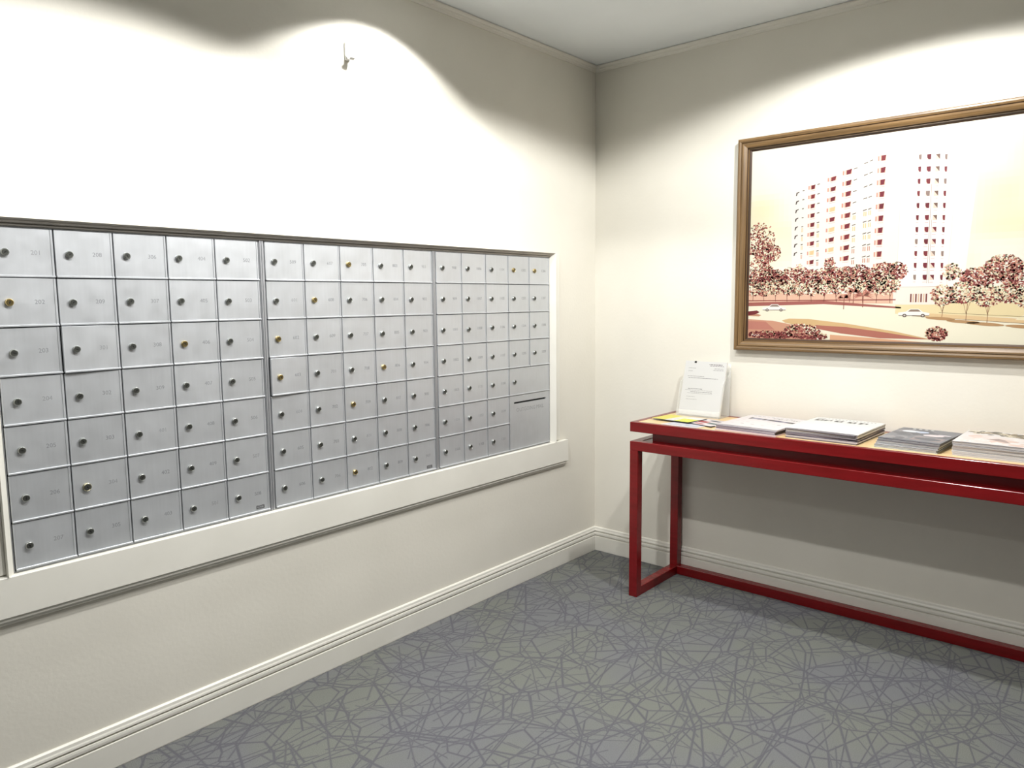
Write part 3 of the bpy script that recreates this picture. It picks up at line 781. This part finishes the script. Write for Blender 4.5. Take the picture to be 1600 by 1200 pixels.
# ------------------------------------------------------------------ magazines
ORD = ['topmost', 'second from the top', 'third from the top', 'fourth from the top', 'fifth from the top', 'sixth from the top',
       'seventh from the top', 'eighth from the top', 'ninth from the top', 'tenth from the top']
cover_cache = {}
def cov(c):
    if c not in cover_cache:
        mt = mat('cover_stock', s2l(*c), .35); cover_cache[c] = mt
    return cover_cache[c]
def magazine(x, y, z, wd, dp, h, rz, cover, pages, label, group, art=None, sag=0.0):
    o = empty('magazine', (x, y, z), rz)
    tag(o, label, 'magazine', group)
    def top(u, v): return -sag*((2*u/wd)**2)*.5 - sag*.5*max(0, -2*v/dp)
    nx, ny = 12, 8
    ct = .00045
    mb = MB()
    def grid(z0f, z1f, ins, mi, open_front=False):
        k = len(mb.v)
        for zf in (z0f, z1f):
            for i in range(nx+1):
                for j in range(ny+1):
                    u = (-.5+i/nx)*(wd-2*ins); v = (-.5+j/ny)*(dp-2*ins)
                    mb.v.append((u, v, zf(u, v)))
        n = (nx+1)*(ny+1)
        def id_(s_, i, j): return k+s_*n+i*(ny+1)+j
        for i in range(nx):
            for j in range(ny):
                mb.f.append((id_(0, i, j), id_(0, i, j+1), id_(0, i+1, j+1), id_(0, i+1, j))); mb.mi.append(mi)
                mb.f.append((id_(1, i, j), id_(1, i+1, j), id_(1, i+1, j+1), id_(1, i, j+1))); mb.mi.append(mi)
        for i in range(nx):
            for j in (0, ny): mb.f.append((id_(0, i, j), id_(0, i+1, j), id_(1, i+1, j), id_(1, i, j))); mb.mi.append(mi)
        for j in range(ny):
            for i in (0, nx): mb.f.append((id_(0, i, j), id_(0, i, j+1), id_(1, i, j+1), id_(1, i, j))); mb.mi.append(mi)
    grid(lambda u, v: ct, lambda u, v: h-ct+top(u, v), .0008, 0)
    mb.build('pages', pages, o)
    mb = MB()
    grid(lambda u, v: h-ct+top(u, v)+.00002, lambda u, v: h+top(u, v), 0, 0)
    grid(lambda u, v: 0, lambda u, v: ct-.00002, 0, 0)
    # spine along the right edge
    mb.box(wd/2-.0005, wd/2, -dp/2, dp/2, 0, h+top(wd/2, 0)*1.0-.0001 if sag == 0 else h-sag)
    mb.build('cover', cover, o)
    if art:
        Q = Print(.00004); art(Q, wd, dp)
        link('cover_print', Q.mesh('cover_print', M['gloss'], lambda a, b, e: (a, b, h+top(a, b)+.00012+e)), o)
    return o
RA = random.Random(21)
def washes(Q, wd, dp, pal, n, lay=1, s=.03, y0=-.5, y1=.5):
    for k in range(n):
        a, b = RA.uniform(-.44, .44)*wd, RA.uniform(y0+.06, y1-.06)*dp
        rx = min(s*RA.uniform(.4, 1.2), wd/2-abs(a)-.002); ry = min(s*RA.uniform(.3, .9), dp/2-abs(b)-.002)
        if rx > .002 and ry > .002: Q.ell(a, b, rx, ry, RA.choice(pal), lay+RA.randrange(3), 10, 0, .2, RA)
def base(Q, wd, dp, c, n=10):
    for i in range(n):
        for j in range(n):
            Q.rect(-wd/2+.001+(wd-.002)*i/n, -dp/2+.001+(dp-.002)*j/n, -wd/2+.001+(wd-.002)*(i+1)/n, -dp/2+.001+(dp-.002)*(j+1)/n, c, 0)
def art1(Q, wd, dp):       # newsprint with a dark photo band near the head
    base(Q, wd, dp, (236, 230, 232))
    for k in range(9):
        Q.rect(-.42*wd+k*.02, .40*dp, -.42*wd+k*.02+.013, .42*dp, (150, 160, 160), 1)
    for k in range(16):
        xx = -.36*wd+k*.0125
        Q.rect(xx, (.14-.004*k)*dp, xx+.012, (.26-.006*k)*dp, RA.choice([(66, 66, 100), (34, 32, 44), (100, 100, 130), (160, 158, 180)]), 1)
    for k in range(11):
        xx = -.02*wd+k*.0105; Q.rect(xx, .30*dp, xx+.007, .345*dp, RA.choice([(80, 82, 84), (130, 140, 130), (190, 190, 190)]), 1)
    for r_ in (0.02, -.14, -.30):
        for k in range(9): 
            if RA.random() < .6: Q.rect(-.40*wd+k*.022, r_*dp, -.40*wd+k*.022+.014, r_*dp+.005, RA.choice([(200, 180, 190), (90, 70, 90), (215, 200, 208)]), 1)
def art2(Q, wd, dp):       # white cover with a bold dark masthead at its head
    base(Q, wd, dp, (240, 240, 238))
    for k in range(14): Q.rect(-.30*wd+k*.0135, .41*dp, -.30*wd+k*.0135+.006, .432*dp, (110, 110, 114), 1)
    Q.rect(-.45*wd, .38*dp, -.33*wd, .41*dp, (100, 100, 104), 1)
    xs = [-.43, -.30, -.14, .05, .21]
    for i, xx in enumerate(xs):
        a = xx*wd; b = a+.030
        Q.rect(a, .22*dp, b, .33*dp, (16, 16, 24), 1)
        Q.ell((a+b)/2+.003, .275*dp, .006, .011, (232, 232, 230), 2)
        if i in (1, 4): Q.rect(a+.010, .22*dp, b, .25*dp, (238, 238, 236), 2)
def art3(Q, wd, dp):       # grey magazine with white headline patches
    base(Q, wd, dp, (128, 130, 138))
    washes(Q, wd, dp, [(110, 112, 120), (150, 148, 154), (98, 100, 110)], 22, 1, .05)
    Q.ell(-.24*wd, .20*dp, .030, .022, (228, 232, 240), 5); Q.ell(-.05*wd, .20*dp, .022, .020, (196, 208, 232), 5)
    Q.ell(.20*wd, .02*dp, .034, .022, (232, 220, 224), 5, 10, .3); Q.ell(.34*wd, .12*dp, .022, .012, (222, 214, 222), 5)
    for k in range(4): Q.rect(-.30*wd+k*.020, .40*dp, -.30*wd+k*.020+.010, .46*dp, (236, 238, 236), 5)
    Q.rect(-.02*wd, -.42*dp, .46*wd, -.15*dp, (158, 144, 146), 4)
def art4(Q, wd, dp):       # pale food photo: white plate area, dark head
    base(Q, wd, dp, (238, 233, 232))
    washes(Q, wd, dp, [(104, 98, 82), (150, 132, 104), (226, 214, 190), (84, 80, 68)], 60, 1, .018, .12, .5)
    washes(Q, wd, dp, [(240, 226, 222), (232, 206, 196), (246, 242, 240)], 26, 1, .03, -.5, .15)
    Q.poly([(-.10*wd, -.16*dp), (.05*wd, -.04*dp), (.16*wd, -.12*dp), (.26*wd, -.30*dp), (.02*wd, -.20*dp)], (172, 150, 146), 5)
def stack(cx_, cy_, n, h, wd, dp, rz, covers, pages, names, group, art, sag, fan, topoff=(0, 0), zbase=ZT_):
    z = zbase
    rr = random.Random(int(cx_*1000))
    total = n
    for k in range(total):
        lvl = total-1-k                       # 0 = top
        hh = h*rr.uniform(.65, 1.35)
        fx, fy, fr = fan(k, total, rr)
        is_top = lvl == 0
        cname = names(lvl)
        magazine(cx_+fx, cy_+fy, z, wd*rr.uniform(.985, 1.0), dp*rr.uniform(.985, 1.0), hh, rz+fr,
                 cov(covers[k % len(covers)]), pages[k % len(pages)], cname, group, art if is_top else None, sag if is_top else 0)
        z += hh+.00035
    return z
pw_, pg_ = M['pages_white'], M['pages_grey']
# 1: pile next to the form holder
stack(.982, -.232, 5, .0050, .256, .300, math.radians(-4), [(232, 205, 206), (70, 62, 66), (225, 215, 220), (120, 110, 120), (232, 226, 230)], [pw_, pg_],
      lambda l: ['topmost newsprint magazine of the pile beside the form holder, dark photo band on cover'][0] if l == 0 else ORD[l]+' magazine in the flat pinkish pile beside the form holder',
      'magazines in the pile beside the form holder', art1, .0014,
      lambda k, n, r: (r.uniform(-.004, .004)-(n-1-k)*.0015, r.uniform(-.004, .003)-(n-1-k)*.001, r.uniform(-.02, .02)))
# 2: tall white pile
stack(1.262, -.214, 8, .0052, .262, .318, math.radians(-3.5), [(60, 52, 62), (205, 198, 206), (50, 44, 66), (150, 140, 150), (70, 60, 70), (235, 235, 235), (44, 40, 48), (238, 238, 236)], [pg_, pw_, pg_, pg_],
      lambda l: 'topmost white magazine with bold dark masthead on the tallest white pile' if l == 0 else ORD[l]+' magazine in the pile topped by the white bold-lettered cover',
      'magazines in the white pile', art2, .0022,
      lambda k, n, r: (r.uniform(-.004, .003), r.uniform(-.005, .005), r.uniform(-.03, .03)+.03*(1-k/n)))
# 3: grey fanned pile
stack(1.556, -.225, 8, .0039, .200, .268, math.radians(-4), [(200, 210, 205), (60, 66, 70), (214, 220, 222), (40, 46, 52), (180, 190, 190), (120, 124, 128), (56, 58, 66), (120, 122, 130)], [pw_, pw_, pg_],
      lambda l: 'topmost grey-covered magazine of the low fanned pile right of the white pile' if l == 0 else ORD[l]+' magazine in the low fanned grey pile',
      'magazines in the fanned grey pile', art3, .0016,
      lambda k, n, r: (-.016*(1-k/(n-1))+r.uniform(-.002, .002), -.010*(1-k/(n-1))+r.uniform(-.002, .002), r.uniform(-.015, .015)+.05*(1-k/(n-1))))
# 4: last pile
stack(1.783, -.226, 10, .0047, .206, .266, math.radians(-1), [(214, 216, 214), (190, 186, 190), (222, 224, 222), (168, 168, 172), (210, 214, 212), (196, 190, 198)], [pw_],
      lambda l: 'topmost magazine with a pale food photo cover on the rightmost pile' if l == 0 else ORD[l]+' magazine in the even pale pile furthest right on the table',
      'magazines in the rightmost pale pile', art4, .0020,
      lambda k, n, r: (r.uniform(-.0025, .0025), r.uniform(-.003, .003), r.uniform(-.012, .012)))

# ------------------------------------------------------------------ loose papers at the left end of the table
def sheet(name, pts, z, t, mt, label, cat, art=None, curl=0):
    """flat paper from its corner points, slightly thick"""
    cx_ = sum(p[0] for p in pts)/len(pts); cy_ = sum(p[1] for p in pts)/len(pts)
    o = empty(name, (cx_, cy_, z)); tag(o, label, cat)
    mb = MB(); n = 8
    loc = [(p[0]-cx_, p[1]-cy_) for p in pts]
    k = 0
    def P2(u, v):
        a = lerp(loc[0], loc[1], u); b = lerp(loc[3], loc[2], u); return lerp(a, b, v)
    def zc(u, v): return curl*(2*u-1)**2*.6+curl*.4*(v**2)
    for s_ in (0, 1):
        for i in range(n+1):
            for j in range(n+1):
                q = P2(i/n, j/n); mb.v.append((q[0], q[1], zc(i/n, j/n)+s_*t))
    N = (n+1)**2
    for i in range(n):
        for j in range(n):
            a = i*(n+1)+j; b = (i+1)*(n+1)+j
            mb.f.append((a, a+1, b+1, b)); mb.mi.append(0)
            mb.f.append((N+a, N+b, N+b+1, N+a+1)); mb.mi.append(0)
    for i in range(n):
        for (a, b) in ((i*(n+1), (i+1)*(n+1)), (i*(n+1)+n, (i+1)*(n+1)+n), (i, i+1), (n*(n+1)+i, n*(n+1)+i+1)):
            mb.f.append((a, b, N+b, N+a)); mb.mi.append(0)
    mb.build('paper', mt, o)
    if art:
        Q = Print(.00004)
        art(Q, P2, zc)
        m_ = Q.mesh('printed_face', M['gloss'])
        for vv in m_.vertices: pass
        # lift by the local curl
        me2 = m_
        for idx, (u, v, lay) in enumerate(Q.uv):
            p = P2(u, v); me2.vertices[idx].co = (p[0], p[1], zc(u, v)+t+.0001+lay*.00005)
        link('printed_face', me2, o)
    return o
def uvart(cells):
    """cells = (u0,v0,u1,v1,colour,layer)"""
    def f(Q, P2, zc):
        Q.uv = []
        for (u0, v0, u1, v1, c, lay) in cells:
            nu_ = max(1, int((u1-u0)*8)); nv_ = max(1, int((v1-v0)*8))
            for i in range(nu_):
                for j in range(nv_):
                    a, b = u0+(u1-u0)*i/nu_, u0+(u1-u0)*(i+1)/nu_; c0, c1 = v0+(v1-v0)*j/nv_, v0+(v1-v0)*(j+1)/nv_
                    Q.poly([(a, c0), (b, c0), (b, c1), (a, c1)], c, lay)
                    Q.uv += [(a, c0, lay), (b, c0, lay), (b, c1, lay), (a, c1, lay)]
    return f
dk = cov((44, 46, 54))
sheet('newspaper_page', [(.606, -.395), (.770, -.393), (.800, -.268), (.640, -.262)], ZT_, .0012, M['paper'],
      'white and pale blue printed leaflet lying at the front edge of the red table', 'paper',
      uvart([(.01, .01, .99, .99, (226, 226, 236), 0), (.05, .55, .5, .9, (186, 198, 224), 1), (.55, .1, .95, .3, (190, 196, 212), 1), (.6, .62, .96, .9, (86, 92, 100), 1), (.1, .12, .5, .2, (170, 176, 196), 1)]), .0012)
sheet('newspaper_page', [(.703, -.318), (.812, -.352), (.835, -.200), (.712, -.176)], ZT_+.0032, .0015, dk,
      'small dark leaflet with red and white print touching the first magazine pile', 'paper',
      uvart([(.02, .02, .98, .98, (232, 222, 224), 0), (.05, .35, .45, .6, (176, 52, 56), 1), (.5, .3, .95, .5, (70, 96, 92), 1), (.3, .7, .9, .85, (60, 60, 72), 1), (.1, .1, .5, .22, (196, 90, 90), 1)]), .0010)
sheet('flyer', [(.510, -.312), (.700, -.330), (.722, -.200), (.535, -.180)], ZT_+.0062, .0016, dk,
      'yellow and white flyer lying in front of the form holder', 'paper',
      uvart([(.01, .01, .99, .99, (240, 240, 238), 0), (.01, .01, .36, .99, (238, 228, 92), 1), (.60, .01, .99, .60, (232, 238, 60), 1), (.36, .5, .6, .99, (240, 238, 200), 1)]), .0012)
sheet('folded_leaflet', [(.520, -.165), (.545, -.190), (.700, -.186), (.72, -.165)], ZT_, .0012, M['paper'],
      'folded white leaflet tucked between the yellow flyer and the form holder', 'paper', None, .0006)

# ------------------------------------------------------------------ recessed downlights
for k, ((x, y), e, ang, bl) in enumerate(DOWNLIGHTS):
    dl = empty('recessed_downlight', (x, y, CEIL))
    tag(dl, ['recessed ceiling downlight nearest the left wall and the mailboxes', 'recessed ceiling downlight above the red table and picture', 'recessed ceiling downlight in front of the nearest mailbox bank',
             'recessed ceiling downlight beyond the left end of the mailboxes', 'recessed ceiling downlight over the open carpet before the red table', 'unseen fill downlight added at the back of the room'][k], 'ceiling light', 'recessed downlights')
    mb = MB(); n = 32
    for i in range(n):
        a, b = 2*PI*i/n, 2*PI*(i+1)/n
        for (ra, za, rb, zb) in ((.058, -.004, .078, -.0045), (.078, -.0045, .080, -.0002), (.058, -.004, .056, -.0002)):
            mb.quad([(ra*math.cos(a), ra*math.sin(a), za), (ra*math.cos(b), ra*math.sin(b), za), (rb*math.cos(b), rb*math.sin(b), zb), (rb*math.cos(a), rb*math.sin(a), zb)])
    mb.build('trim_ring', M['lamp_trim'], dl)
    mb = MB(); mb.lathe([(.055, -.0025), (.055, -.0004)], n=32); mb.build('lens', M['lens'], dl)
